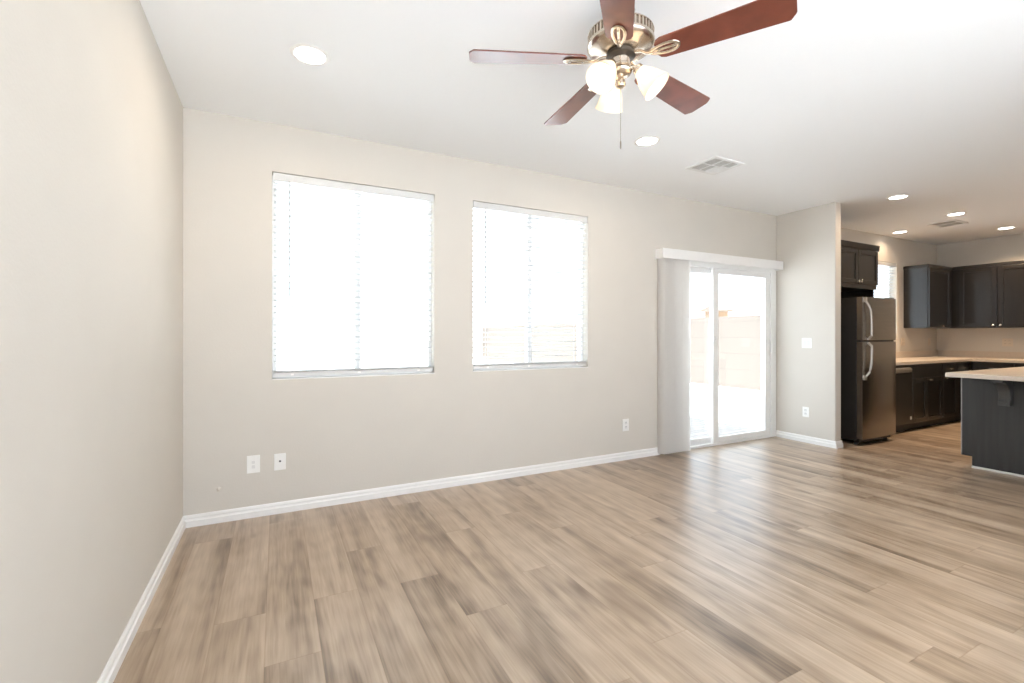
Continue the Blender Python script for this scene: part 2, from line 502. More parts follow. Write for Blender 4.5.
def blind(rect, label, wand=True, cords=(0.11, 0.5, 0.89), tilt=-7.0):
    x0, x1, z0, z1 = rect
    yc = YB + 0.040
    t = thing('window_blind', label, 'blind', ((x0 + x1) / 2, yc, z0 + 0.03), 'white slatted window blinds')
    a, b_ = x0 + 0.006, x1 - 0.006
    # headrail with curved valance face
    hr = MB().box((a + 0.004, yc - 0.024, z1 - 0.045), (b_ - 0.004, yc + 0.026, z1 - 0.003))
    hr.build('headrail', M_BLIND, t, bevel=0.002)
    va = MB().prism([(yc - 0.036, z1 - 0.060), (yc - 0.028, z1 - 0.060), (yc - 0.028, z1 - 0.004), (yc - 0.036, z1 - 0.004), (yc - 0.039, z1 - 0.014), (yc - 0.039, z1 - 0.052)], 0, a, b_)
    va.build('blind_valance', M_BLIND, t)
    top, bot = z1 - 0.075, z0 + 0.085
    zb = z0 + 0.052
    pitch = 0.0435
    n = int((top - bot) / pitch)
    sl = MB()
    for i in range(n + 1):
        z = top - i * pitch
        m = Matrix.Translation((0, yc, z)) @ Matrix.Rotation(math.radians(tilt), 4, 'X')
        sl.prism([(-0.025, -0.0014), (-0.012, 0.0005), (0.0, 0.0011), (0.012, 0.0005), (0.025, -0.0014), (0.025, 0.0012), (0.012, 0.0031), (0, 0.0037), (-0.012, 0.0031), (-0.025, 0.0012)],
                 0, a + 0.004, b_ - 0.004, m)
    for z in (zb - 0.004, zb, zb + 0.004, zb + 0.008):          # spare slats lying on the bottom rail
        sl.box((a + 0.004, yc - 0.025, z - 0.0012), (b_ - 0.004, yc + 0.025, z + 0.0012))
    sl.build('slat_set', M_SLAT, t)
    MB().box((a + 0.004, yc - 0.027, zb - 0.034), (b_ - 0.004, yc + 0.027, zb - 0.006)).build('bottom_rail', M_BLIND, t, bevel=0.003)
    for f in cords:
        cx_ = x0 + (x1 - x0) * f
        c = MB()
        for yy in (yc - 0.027, yc + 0.027):
            c.tube([(cx_, yy, z1 - 0.05), (cx_, yy, zb)], 0.0012, 6)
        c.tube([(cx_ + 0.012, yc, z1 - 0.05), (cx_ + 0.012, yc, zb)], 0.001, 6)
        c.build('ladder_cord', M_BLIND, t)
    for f in cords:
        cx_ = x0 + (x1 - x0) * f
        MB().box((cx_ - 0.010, yc - 0.0295, zb - 0.026), (cx_ + 0.010, yc - 0.0265, zb - 0.012)).build('cord_clip', M_PLASTIC, t)
    if wand:
        xw = x0 + 0.088 * (x1 - x0) + 0.008
        w = MB().tube([(xw, yc - 0.045, z1 - 0.065), (xw, yc - 0.046, z0 + 0.57)], 0.0045, 6)
        w.tube([(xw, yc - 0.030, z1 - 0.050), (xw, yc - 0.045, z1 - 0.056), (xw, yc - 0.045, z1 - 0.07)], 0.002, 6)
        w.build('tilt_wand', M_WAND, t)
    return t

blind(WIN1, 'wide white slatted blind in the left living room window')
blind(WIN2, 'white slatted blind in the narrower living room window nearer the glass door', cords=(0.12, 0.46, 0.9))
blind(WIN3, 'small white slatted blind in the kitchen window beside the refrigerator', wand=False, cords=(0.1, 0.9))

# ------------------------------------------------------------------ sliding glass door
dr = struct_empty('door_1', (4.586, YB + 0.06, 0), 'white framed sliding glass door to the patio', 'door')
x0, x1, _, z1 = DOOR
ya, yb = YB - 0.006, YB + 0.13
f = MB()
f.box((x0, ya, 0), (x0 + 0.05, yb, z1)).box((x1 - 0.100, ya, 0), (x1, yb, z1))
f.box((x0 + 0.05, ya, z1 - 0.062), (x1 - 0.100, yb, z1)).box((x0 + 0.05, ya, 0), (x1 - 0.100, yb, 0.028))
f.box((x0 + 0.05, YB + 0.034, 0.028), (x1 - 0.1, YB + 0.040, 0.045))
f.build('door_frame', M_VINYL, dr, bevel=0.004)


def sash(name, a, b_, y, sw):
    p = MB(); d = 0.034; zb, zt = 0.030, z1 - 0.060
    p.box((a, y, zb), (a + sw, y + d, zt)).box((b_ - sw, y, zb), (b_, y + d, zt))
    p.box((a + sw, y, zb), (b_ - sw, y + d, zb + 0.062)).box((a + sw, y, zt - 0.062), (b_ - sw, y + d, zt))
    o = p.build(name, M_VINYL, dr, bevel=0.004)
    MB().box((a + sw - 0.006, y + 0.014, zb + 0.056), (b_ - sw + 0.006, y + 0.020, zt - 0.056)).build('glass_pane', M_GLASS, o)
    return o

sash('fixed_panel', x0 + 0.05, 4.515, YB + 0.052, 0.062)
sp_ = sash('sliding_panel', 4.425, x1 - 0.098, YB + 0.006, 0.090)
h = MB()
hx = x1 - 0.135
h.box((hx - 0.016, YB - 0.002, 1.00), (hx + 0.016, YB + 0.0065, 1.21))
h.tube([(hx, YB + 0.002, 1.02), (hx, YB - 0.03, 1.035), (hx, YB - 0.04, 1.06), (hx, YB - 0.04, 1.15), (hx, YB - 0.03, 1.175), (hx, YB + 0.002, 1.19)], 0.009, 8)
h.build('door_handle', M_PLASTIC, sp_, smooth=True)
lk = MB().box((4.43, YB - 0.004, 1.195), (4.455, YB + 0.008, 1.245)); lk.build('lock_tab', M_PLASTIC2, sp_, bevel=0.003)

# vertical blind drawn to the left of the door
vb = thing('vertical_blind', 'white vertical blind with valance, drawn to the left of the glass door', 'blind', (4.52, YB - 0.06, 0))
v = MB()
v.box((3.545, YB - 0.112, 2.053), (5.512, YB - 0.100, 2.155))
v.box((3.545, YB - 0.100, 2.053), (3.557, YB, 2.155)).box((5.500, YB - 0.100, 2.053), (5.512, YB, 2.155))
v.box((3.557, YB - 0.100, 2.143), (5.500, YB, 2.155))
v.build('valance', M_TRIM, vb, bevel=0.003)
MB().box((3.58, YB - 0.075, 2.095), (5.48, YB - 0.035, 2.140)).build('track', M_VINYL, vb)
for i in range(15):
    xv = 3.576 + i * 0.0256
    ang = math.radians(112 + random.uniform(-4, 4) if i else 104)
    pts = []
    for k in range(7):                                   # gently cupped vane section
        s = -0.0445 + 0.089 * k / 6
        pts.append((s, 0.006 * (1 - (s / 0.0445) ** 2)))
    out = [(s, c) for s, c in pts] + [(s, c - 0.0016) for s, c in reversed(pts)]
    ca, sa = math.cos(ang), math.sin(ang)
    out = [(xv + s * ca - c * sa, YB - 0.055 + s * sa + c * ca) for s, c in out]
    MB().prism(out, 2, 0.022, 2.098).build('vane', M_VANE, vb)

# ------------------------------------------------------------------ wall plates
M_ALMOND = simple('almond_plastic', (0.70, 0.61, 0.50), 0.4, noise=0.01)

def plate(label, cat, name, centre, normal, w=0.072, hgt=0.118, kind='duplex', group='wall plates and outlets'):
    """cover plate on a wall; normal is 'Y' (back wall, facing -Y) or 'X' (facing -X)"""
    cx_, cy_, cz_ = centre
    t = thing(name, label, cat, centre, group)
    def bx(u0, u1, z0, z1, d0, d1):
        if normal == 'Y': return ((cx_ + u0, cy_ - d0, cz_ + z0), (cx_ + u1, cy_ - d1, cz_ + z1))
        return ((cx_ - d0, cy_ + u0, cz_ + z0), (cx_ - d1, cy_ + u1, cz_ + z1))
    MB().box(*bx(-w / 2, w / 2, -hgt / 2, hgt / 2, 0, 0.006)).build('cover_plate', M_ALMOND if cx_ > 6 else M_PLASTIC, t, bevel=0.002)
    def cyl(u, z, r, d0, d1):
        m = Matrix.Translation((cx_ + (u if normal == 'Y' else 0), cy_ + (0 if normal == 'Y' else u), cz_ + z))
        m = m @ (Matrix.Rotation(PI / 2, 4, 'X') if normal == 'Y' else Matrix.Rotation(-PI / 2, 4, 'Y'))
        return MB().lathe([(r, d0), (r, d1)], m, 14)
    if kind in ('duplex', 'double_duplex'):
        for s in ((1,) if kind == 'duplex' else (-1, 1)):
            u = 0 if kind == 'duplex' else s * 0.023
            for z in (-0.021, 0.021):
                o = MB().box(*bx(u - 0.015, u + 0.015, z - 0.015, z + 0.015, 0.0055, 0.0085)).build('receptacle', M_ALMOND if cx_ > 6 else M_PLASTIC2, t, bevel=0.003)
                sl = MB()
                for du in (-0.006, 0.006):
                    sl.box(*bx(u + du - 0.001, u + du + 0.001, z - 0.002, z + 0.008, 0.0080, 0.0088))
                sl.build('slot', M_DARK, o)
    elif kind == 'coax':
        cyl(0, 0.006, 0.010, 0.005, 0.010).build('jack_ring', M_PLASTIC2, t)
        cyl(0, 0.006, 0.006, 0.006, 0.016).build('jack', M_DARK, t)
    elif kind == 'phone':
        o = MB().box(*bx(-0.010, 0.010, 0.004, 0.024, 0.0055, 0.0085)).build('jack', M_PLASTIC2, t, bevel=0.002)
        MB().box(*bx(-0.006, 0.006, 0.007, 0.018, 0.0080, 0.0088)).build('socket', M_PLASTIC2, o)
        MB().box(*bx(-0.010, 0.010, -0.028, -0.006, 0.0055, 0.0080)).build('insert', M_PLASTIC2, t, bevel=0.002)
    elif kind == 'switch':
        for u in (-0.023, 0.023):
            MB().box(*bx(u - 0.016, u + 0.016, -0.033, 0.033, 0.0055, 0.0095)).build('rocker', M_PLASTIC2, t, bevel=0.002)
    return t

plate('white jack plate low on the back wall, left of the coax plate', 'wall plate', 'wall_plate', (-0.140, YB, 0.365), 'Y', 0.079, 0.120, 'phone')
plate('white cable plate with black coax jack, low under the left window', 'wall plate', 'wall_plate', (0.024, YB, 0.362), 'Y', 0.074, 0.116, 'coax')
plate('white outlet low on the back wall between right window and glass door', 'outlet', 'outlet', (3.145, YB, 0.350), 'Y', 0.080, 0.122, 'duplex')
plate('white double switch on the partition wall right of the glass door', 'light switch', 'light_switch', (XP, 3.294, 1.165), 'X', 0.114, 0.116, 'switch')
plate('white outlet low on the partition wall below the double switch', 'outlet', 'outlet', (XP, 3.306, 0.357), 'X', 0.074, 0.116, 'duplex')
plate('white double outlet over the worktop nearest the refrigerator', 'outlet', 'outlet', (8.610, YB, 1.157), 'Y', 0.116, 0.118, 'double_duplex')
plate('white single outlet over the worktop by the kitchen corner', 'outlet', 'outlet', (9.443, YB, 1.154), 'Y', 0.074, 0.118, 'duplex')
plate('white double outlet on the kitchen end wall under the double-door cabinet', 'outlet', 'outlet', (XR, 2.836, 1.150), 'X', 0.116, 0.118, 'double_duplex')
M_STOP = simple('beige_door_stop', (0.66, 0.60, 0.53), 0.5, noise=0.02)
t = thing('door_stop', 'tiny pale door stop knob low on the back wall beside the left corner', 'door stop', (-0.342, YB, 0.223))
mm = Matrix.Translation((-0.342, YB, 0.223)) @ Matrix.Rotation(PI / 2, 4, 'X')
MB().lathe([(0.013, 0), (0.013, 0.004), (0.007, 0.008)], mm, 16).build('stop_base', M_STOP, t, smooth=True)
MB().lathe([(0.006, 0.006), (0.006, 0.022), (0.009, 0.023), (0.009, 0.031), (0.006, 0.034)], mm, 16).build('stop_tip', M_STOP, t, smooth=True)

# ------------------------------------------------------------------ ceiling fixtures
def downlight(x, y, label):
    t = thing('recessed_light', label, 'ceiling light', (x, y, H), 'recessed ceiling lights')
    MB().lathe([(0.074, H - 0.001), (0.078, H - 0.006), (0.092, H - 0.005), (0.098, H), (0.080, H + 0.0)], Matrix.Translation((x, y, 0)), 40, cap=False).build('trim_ring', M_PLASTIC, t, smooth=True)
    MB().lathe([(0.075, H - 0.001), (0.072, H - 0.003), (0.03, H - 0.0045)], Matrix.Translation((x, y, 0)), 40).build('lens', M_LENS, t, smooth=True)
    l = bpy.data.lights.new('lamp', 'AREA'); l.shape = 'DISK'; l.size = 0.14; l.energy = DOWNLIGHT_W * ((0.2 if y > 3 else 1.5 if x > 8.5 else 1.6 if x > 7 else 0.6) if x > 5 else 0.5); l.color = (1.0, 0.72, 0.46) if x > 5 else (1.0, 0.83, 0.63)
    l.spread = math.radians(135 if x > 7 else 170)
    o = bpy.data.objects.new('lamp', l); C.objects.link(o); o.parent = t; o.location = (0, 0, -0.012)

downlight(0.160, 2.684, 'lit round ceiling light above the left window, by the left wall')
downlight(2.529, 2.706, 'lit round ceiling light just below the fan, left of the ceiling vent')
downlight(5.956, 2.581, 'lit round ceiling light just past the partition wall end')
downlight(7.423, 2.621, 'lit round kitchen ceiling light right beside the kitchen vent')
downlight(7.996, 3.441, 'lit round ceiling light close above the kitchen window')
downlight(9.007, 2.649, 'lit round ceiling light nearest the kitchen end wall')


def vent(x0, x1, y0, y1, label, cells):
    t = thing('ceiling_vent', label, 'vent', ((x0 + x1) / 2, (y0 + y1) / 2, H), 'ceiling vents')
    MB().box((x0 + 0.02, y0 + 0.02, H - 0.0035), (x1 - 0.02, y1 - 0.02, H)).build('backing', M_VENTDARK, t)
    f = MB(); w = 0.03; zt, zb = H, H - 0.010
    f.box((x0, y0, zb), (x0 + w, y1, zt)).box((x1 - w, y0, zb), (x1, y1, zt))
    f.box((x0 + w, y0, zb), (x1 - w, y0 + w, zt)).box((x0 + w, y1 - w, zb), (x1 - w, y1, zt))
    f.build('frame', M_GRILLE, t, bevel=0.002)
    for (a, b_, c, d, along) in cells:
        xa, xb = x0 + w + (x1 - x0 - 2 * w) * a, x0 + w + (x1 - x0 - 2 * w) * b_
        yc_, yd = y0 + w + (y1 - y0 - 2 * w) * c, y0 + w + (y1 - y0 - 2 * w) * d
        s = MB()
        if along == 'solid':
            s.box((xa, yc_, zb + 0.001), (xb, yd, zt))
            s.build('centre_plate', M_GRILLE, t)
            continue
        n = max(4, int(((xb - xa) if along == 'Y' else (yd - yc_)) / 0.016))
        for i in range(n):
            u = (i + 0.5) / n
            if along == 'Y':
                m = Matrix.Translation((xa + (xb - xa) * u, 0, H - 0.005)) @ Matrix.Rotation(math.radians(38), 4, 'Y')
                s.box((-0.0062, yc_ + 0.003, -0.0006), (0.0062, yd - 0.003, 0.0006), m)
            else:
                m = Matrix.Translation((0, yc_ + (yd - yc_) * u, H - 0.005)) @ Matrix.Rotation(math.radians(38), 4, 'X')
                s.box((xa + 0.003, -0.0062, -0.0006), (xb - 0.003, 0.0062, 0.0006), m)
        for (p, q) in (((xa, yc_), (xb, yc_ + 0.004)), ((xa, yd - 0.004), (xb, yd)), ((xa, yc_), (xa + 0.004, yd)), ((xb - 0.004, yc_), (xb, yd))):
            s.box((p[0], p[1], H - 0.0095), (q[0], q[1], H))
        s.build('louver_bank', M_GRILLE, t)

vent(3.235, 3.600, 2.665, 2.985, 'white square louvered ceiling vent above the space between window and glass door',
     [(0, .36, 0, .5, 'X'), (.36, .70, 0, .5, 'X'), (.70, 1, 0, .42, 'X'), (0, .36, .5, 1, 'X'), (.36, .60, .5, 1, 'X'), (.60, 1, .62, 1, 'Y'), (.60, .70, .5, .62, 'solid'), (.70, 1, .42, .62, 'solid')])
vent(7.745, 8.140, 2.745, 3.035, 'white louvered ceiling vent in the kitchen among four round lights',
     [(0, .5, 0, 1, 'X'), (.5, 1, 0, 1, 'X')])

# ------------------------------------------------------------------ ceiling fan
FX, FY, ZB, R0 = 1.406, 1.675, 2.506, 0.69
fan = thing('ceiling_fan', 'five-blade cherry and nickel ceiling fan with three lit glass shades', 'ceiling fan', (FX, FY, H))
MF = Matrix.Translation((FX, FY, 0))
MB().lathe([(0.062, H), (0.066, H - 0.010), (0.060, H - 0.030), (0.034, H - 0.050), (0.016, H - 0.056), (0.016, 2.640)], MF, 40).build('ceiling_canopy', M_NICKEL, fan, smooth=True)
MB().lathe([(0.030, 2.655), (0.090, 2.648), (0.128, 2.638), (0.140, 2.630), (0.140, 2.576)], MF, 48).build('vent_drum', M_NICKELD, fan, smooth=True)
vs = MB()
for k in range(48):                                         # upright fins of the vented band
    a = 2 * PI * k / 48
    m = MF @ Matrix.Rotation(a, 4, 'Z')
    vs.box((0.134, -0.0042, 2.586), (0.1475, 0.0042, 2.628), m)
vs.lathe([(0.138, 2.634), (0.147, 2.632), (0.149, 2.626), (0.138, 2.624)], MF, 48, cap=False)
vs.build('vent_fins', M_NICKEL, fan)
MB().lathe([(0.138, 2.590), (0.150, 2.588), (0.152, 2.580), (0.149, 2.571), (0.134, 2.562), (0.118, 2.557), (0.100, 2.548), (0.088, 2.545), (0.060, 2.540)], MF, 48).build('motor_housing', M_NICKEL, fan, smooth=True)
MB().lathe([(0.062, 2.542), (0.066, 2.538), (0.066, 2.526), (0.056, 2.518)], MF, 40).build('flywheel', M_FLY, fan, smooth=True)
MB().lathe([(0.034, 2.522), (0.042, 2.518), (0.044, 2.512), (0.042, 2.506), (0.042, 2.488), (0.046, 2.484), (0.046, 2.478), (0.036, 2.472)], MF, 36).build('switch_housing', M_NICKEL, fan, smooth=True)
MB().lathe([(0.036, 2.474), (0.048, 2.468), (0.052, 2.458), (0.046, 2.446), (0.028, 2.437), (0.014, 2.433)], MF, 36).build('light_fitter', M_NICKEL, fan, smooth=True)
MB().lathe([(0.010, 2.436), (0.012, 2.428), (0.020, 2.418), (0.024, 2.402), (0.020, 2.390), (0.008, 2.384)], MF, 24).build('finial', M_NICKEL, fan, smooth=True)
CX, CY = FX - 0.004, FY - 0.006
ch = MB().tube([(CX, CY, 2.395), (CX, CY, 2.140)], 0.0012, 6)
for k in range(30):
    ch.lathe([(0.0006, -0.0018), (0.0018, 0), (0.0006, 0.0018)], Matrix.Translation((CX, CY, 2.385 - k * 0.008)), 8)
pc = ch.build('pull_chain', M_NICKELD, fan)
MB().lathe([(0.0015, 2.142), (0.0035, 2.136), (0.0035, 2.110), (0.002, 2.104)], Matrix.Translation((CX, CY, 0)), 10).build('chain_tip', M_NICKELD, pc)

PH0 = 2.7249
for k in range(5):
    a = PH0 - k * 2 * PI / 5
    m = MF @ Matrix.Rotation(a, 4, 'Z') @ Matrix.Translation((0, 0, ZB)) @ Matrix.Rotation(math.radians(-12), 4, 'X')
    # blade outline in (radius, width)
    o = [(0.160, -0.030), (0.172, -0.050), (0.19, -0.058), (R0 - 0.026, -0.076), (R0 - 0.020, -0.074), (R0 - 0.003, -0.050), (R0, -0.042),
         (R0, 0.042), (R0 - 0.003, 0.050), (R0 - 0.020, 0.074), (R0 - 0.026, 0.076), (0.19, 0.058), (0.172, 0.050), (0.160, 0.030)]
    bl = MB().prism(o, 2, 0.0, 0.0065, m).build('blade', M_BLADE, fan, bevel=0.0015)
    # blade iron: arm from the flywheel, then an open loop plate screwed under the blade
    arm = MB()
    mi = MF @ Matrix.Rotation(a, 4, 'Z')
    arm.tube([(0.058, 0, 2.534), (0.095, 0, 2.524), (0.120, 0, 2.506), (0.150, 0, 2.4995)], 0.011, 10, m=mi, flat=0.55)
    loop = []
    for q in range(28):
        u = 2 * PI * q / 28
        loop.append((0.198 + 0.060 * math.cos(u), (0.025 + 0.007 * math.cos(u)) * math.sin(u), -0.0045))
    arm.tube(loop, 0.0075, 8, closed=True, m=m, flat=0.55)
    arm.tube([(0.146, 0, -0.0045), (0.2, 0, -0.0045), (0.262, 0, -0.0045)], 0.0065, 8, m=m, flat=0.5)
    br = arm.build('blade_iron', M_NICKEL, fan, smooth=True)
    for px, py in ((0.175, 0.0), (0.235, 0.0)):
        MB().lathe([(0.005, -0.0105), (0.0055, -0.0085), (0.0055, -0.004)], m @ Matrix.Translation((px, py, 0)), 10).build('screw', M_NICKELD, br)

for ang in (-16, 97, 225):
    a = math.radians(ang) - YAW                              # measured from the photographer's right
    d = Vector((math.cos(a), math.sin(a), 0))
    base = Vector((FX, FY, 2.470)) + d * 0.044
    arm_end = Vector((FX, FY, 2.466)) + d * 0.072
    ax = (d * 0.66 + Vector((0, 0, -0.75))).normalized()
    mm = Matrix.Translation(arm_end) @ ax.to_track_quat('Z', 'Y').to_matrix().to_4x4()
    s = MB().tube([base - d * 0.02, base + d * 0.012 + Vector((0, 0, 0.002)), arm_end, arm_end + ax * 0.01], 0.011, 10)
    s.lathe([(0.014, -0.004), (0.023, 0.0), (0.026, 0.012), (0.026, 0.024), (0.022, 0.026)], mm, 24)
    so = s.build('shade_holder', M_NICKEL, fan, smooth=True)
    prof = [(0.024, 0.014), (0.029, 0.028), (0.038, 0.046), (0.047, 0.064), (0.054, 0.084), (0.058, 0.104), (0.062, 0.120), (0.069, 0.133)]
    inner = [(r - 0.003, z) for r, z in reversed(prof)]
    MB().lathe(prof + inner, mm, 36, cap=False).build('lamp_shade', M_SHADE, so, smooth=True)
    MB().lathe([(0.010, 0.022), (0.014, 0.036), (0.024, 0.060), (0.027, 0.076), (0.022, 0.092), (0.010, 0.101)], mm, 20).build('bulb', M_BULB, so, smooth=True)

# ------------------------------------------------------------------ kitchen
def shaker(mb_parent, name, axis, face, u0, u1, z0, z1, mat, sign=-1, rail=0.055, th=0.020, flat=False):
    """a framed door or drawer front; axis 1: in the plane y=face, axis 0: x=face; sign is where the room lies"""
    p = MB()
    def bx(a, b_, c, d, d0, d1):
        if axis == 1: p.box((a, face + sign * d0, c), (b_, face + sign * d1, d))
        else: p.box((face + sign * d0, a, c), (face + sign * d1, b_, d))
    if flat or (z1 - z0) < 0.2:
        bx(u0, u1, z0, z1, 0, th)
    else:
        bx(u0, u0 + rail, z0, z1, 0, th); bx(u1 - rail, u1, z0, z1, 0, th)
        bx(u0 + rail, u1 - rail, z0, z0 + rail, 0, th); bx(u0 + rail, u1 - rail, z1 - rail, z1, 0, th)
        bx(u0 + rail - 0.002, u1 - rail + 0.002, z0 + rail - 0.002, z1 - rail + 0.002, 0, th * 0.45)
    return p.build(name, mat, mb_parent, bevel=0.003)


def knob(parent, axis, face, u, z, sign=-1):
    d = Vector((0, sign, 0)) if axis == 1 else Vector((sign, 0, 0))
    o = Vector((u, face, z)) if axis == 1 else Vector((face, u, z))
    m = Matrix.Translation(o) @ d.to_track_quat('Z', 'Y').to_matrix().to_4x4()
    MB().lathe([(0.006, -0.001), (0.005, 0.012), (0.009, 0.016), (0.015, 0.020), (0.015, 0.026), (0.009, 0.030)], m, 16).build('knob', M_KNOB, parent, smooth=True)


def pull(parent, axis, face, u, z, w=0.09, sign=-1):
    def P(du, d, dz=0):
        return (u + du, face + sign * d, z + dz) if axis == 1 else (face + sign * d, u + du, z + dz)
    MB().tube([P(-w / 2, -0.001), P(-w / 2, 0.022), P(-w / 2 + 0.012, 0.028), P(w / 2 - 0.012, 0.028), P(w / 2, 0.022), P(w / 2, -0.001)], 0.006, 8).build('pull', M_KNOB, parent, smooth=True)

# refrigerator
FX0, FX1, FYF = 5.905, 6.630, 2.885
ZF = 1.690
fr = thing('refrigerator', 'stainless steel top-freezer refrigerator with dark sides beside the partition wall', 'refrigerator', ((FX0 + FX1) / 2, 3.25, 0))
MB().box((FX0 + 0.006, FYF + 0.075, 0.045), (FX1 - 0.006, YB - 0.03, ZF - 0.004)).build('fridge_body', M_FRIDGE, fr, bevel=0.006)


def fridge_door(name, z0, z1):
    n = 14; pts = []
    for i in range(n + 1):                                    # face bows gently outward
        u = i / n
        pts.append((FX0 + (FX1 - FX0) * u, FYF + 0.010 * (2 * u - 1) ** 6 - 0.004 * (1 - (2 * u - 1) ** 2)))
    pts += [(FX1, FYF + 0.068), (FX0, FYF + 0.068)]
    return MB().prism(pts, 2, z0, z1).build(name, M_STEEL, fr, smooth=True)
top = fridge_door('freezer_door', 1.198, ZF)
low = fridge_door('fridge_door', 0.075, 1.180)
MB().box((FX0 + 0.004, FYF + 0.030, 1.178), (FX1 - 0.004, FYF + 0.074, 1.200)).build('door_gasket', M_DARK, fr)


def fridge_handle(parent, za, zb, bow):
    """za: bracket end, zb: end at the split between the doors"""
    hx = FX0 + 0.040
    pts = []
    for i in range(13):
        u = i / 12
        off = 0.040 * min(1, u * 5) if u < 0.92 else 0.040 - 0.030 * (u - 0.92) / 0.08
        pts.append((hx + bow * math.sin(min(1, u * 1.5) * PI / 2), FYF + 0.004 - off, za + (zb - za) * u))
    h = MB().tube(pts, 0.013, 10)
    h.box((hx - 0.018, FYF - 0.010, za - 0.022), (hx + 0.018, FYF + 0.022, za + 0.030))
    e = pts[-1][0]
    h.box((e - 0.012, FYF - 0.016, zb - 0.012), (e + 0.012, FYF + 0.012, zb + 0.012))
    return h.build('door_handle', M_STEELL, parent, smooth=True)
fridge_handle(top, 1.655, 1.215, 0.055)
fridge_handle(low, 0.770, 1.165, 0.055)
MB().box((FX0 + 0.02, FYF + 0.055, 0.03), (FX1 - 0.02, FYF + 0.10, 0.075)).build('kick_grille', M_DARK, fr)
hg = MB().box((FX1 - 0.09, FYF + 0.02, ZF - 0.002), (FX1 - 0.02, FYF + 0.10, ZF + 0.014)); hg.build('hinge_cover', M_DARK, fr, bevel=0.003)
for xx in (FX0 + 0.05, FX1 - 0.05):
    MB().lathe([(0.018, 0.0), (0.022, 0.006), (0.022, 0.03), (0.014, 0.05)], Matrix.Translation((xx, FYF + 0.10, 0)), 16).build('foot', M_DARK, fr)
for xx in (FX0 + 0.05, FX1 - 0.05):
    MB().lathe([(0.018, 0.0), (0.022, 0.006), (0.022, 0.03), (0.014, 0.05)], Matrix.Translation((xx, YB - 0.12, 0)), 16).build('foot', M_DARK, fr)

# cabinet above the refrigerator
oc = thing('wall_cabinet', 'dark two-door cabinet above the refrigerator', 'cabinet', (6.34, YB, 1.84), 'dark kitchen wall cabinets')
yf = 3.172
MB().box((5.90, yf + 0.001, 1.835), (6.795, YB, 2.335)).build('cabinet_body', M_ESP, oc, bevel=0.002)
MB().box((XP + 0.112, yf + 0.004, 1.835), (5.90, yf + 0.02, 2.335)).build('filler_strip', M_ESP, oc)
cr = MB().prism([(yf + 0.02, 2.312), (yf - 0.022, 2.312), (yf - 0.026, 2.330), (yf - 0.030, 2.372), (yf - 0.030, 2.384), (yf + 0.02, 2.384)], 0, XP + 0.112, 6.808)
cr.box((6.785, yf + 0.02, 2.312), (6.808, YB, 2.384))
cr.build('crown_moulding', M_ESP, oc)
MB().box((6.775, yf + 0.03, 0.0), (6.793, YB, 1.835)).build('side_panel', M_ESP, oc)
a = shaker(oc, 'cabinet_door', 1, yf, 5.905, 6.341, 1.885, 2.308, M_ESP); knob(a, 1, yf - 0.020, 6.315, 1.915)
a = shaker(oc, 'cabinet_door', 1, yf, 6.347, 6.790, 1.885, 2.308, M_ESP); knob(a, 1, yf - 0.020, 6.373, 1.915)

# wall cabinet right of the kitchen window
wc = thing('wall_cabinet', 'dark single-door cabinet on the back wall, right of the kitchen window', 'cabinet', (9.0, YB, 1.36), 'dark kitchen wall cabinets')
WYF, WXF = 3.372, 9.384
MB().box((8.634, WYF + 0.001, 1.366), (XR, YB, 2.290)).build('cabinet_body', M_ESP, wc, bevel=0.002)
MB().prism([(8.622, WYF - 0.020), (WXF + 0.03, WYF - 0.020), (WXF + 0.03, YB), (8.622, YB)], 2, 2.266, 2.314).build('crown_moulding', M_ESP, wc, bevel=0.004)
a = shaker(wc, 'cabinet_door', 1, WYF, 8.646, 9.298, 1.374, 2.262, M_ESP)
knob(a, 1, WYF - 0.020, 9.03, 1.402)

# wall cabinet on the kitchen end wall
wc = thing('wall_cabinet', 'dark double-door cabinet on the kitchen end wall above its outlet', 'cabinet', (XR, 2.84, 1.36), 'dark kitchen wall cabinets')
MB().box((WXF + 0.001, 2.41, 1.366), (XR, WYF - 0.001, 2.290)).build('cabinet_body', M_ESP, wc, bevel=0.002)
MB().box((WXF - 0.020, 2.40, 2.266), (XR, WYF - 0.021, 2.314)).build('crown_moulding', M_ESP, wc, bevel=0.004)
a = shaker(wc, 'cabinet_door', 0, WXF, 2.853, 3.270, 1.374, 2.262, M_ESP); knob(a, 0, WXF - 0.020, 2.885, 1.405)
a = shaker(wc, 'cabinet_door', 0, WXF, 2.420, 2.839, 1.374, 2.262, M_ESP); knob(a, 0, WXF - 0.020, 2.808, 1.405)

# base run
BY, BX, ZT = 3.060, 9.080, 0.875
dw = thing('dishwasher', 'black dishwasher with pale handle between refrigerator and base cabinets', 'dishwasher', (7.09, 3.35, 0))
MB().box((6.795, BY + 0.002, 0.10), (7.388, YB - 0.02, ZT - 0.002)).build('dishwasher_body', M_DARK, dw)
MB().box((6.800, BY - 0.024, 0.115), (7.384, BY + 0.002, 0.865)).build('dishwasher_door', simple('black_dishwasher_steel', (0.022, 0.019, 0.017), 0.3, metal=0.2, noise=0.05), dw, bevel=0.004)
MB().box((6.80, BY + 0.05, 0.0), (7.384, BY + 0.09, 0.10)).build('toe_kick', M_DARK, dw)
hd = MB().prism([(BY - 0.024, 0.775), (BY - 0.060, 0.785), (BY - 0.064, 0.820), (BY - 0.050, 0.840), (BY - 0.024, 0.842)], 0, 6.83, 7.275)
hd.build('handle', M_STEELL, dw, bevel=0.004)
MB().box((7.31, BY - 0.0255, 0.165), (7.352, BY - 0.0235, 0.205)).build('badge', M_PLASTIC2, dw)


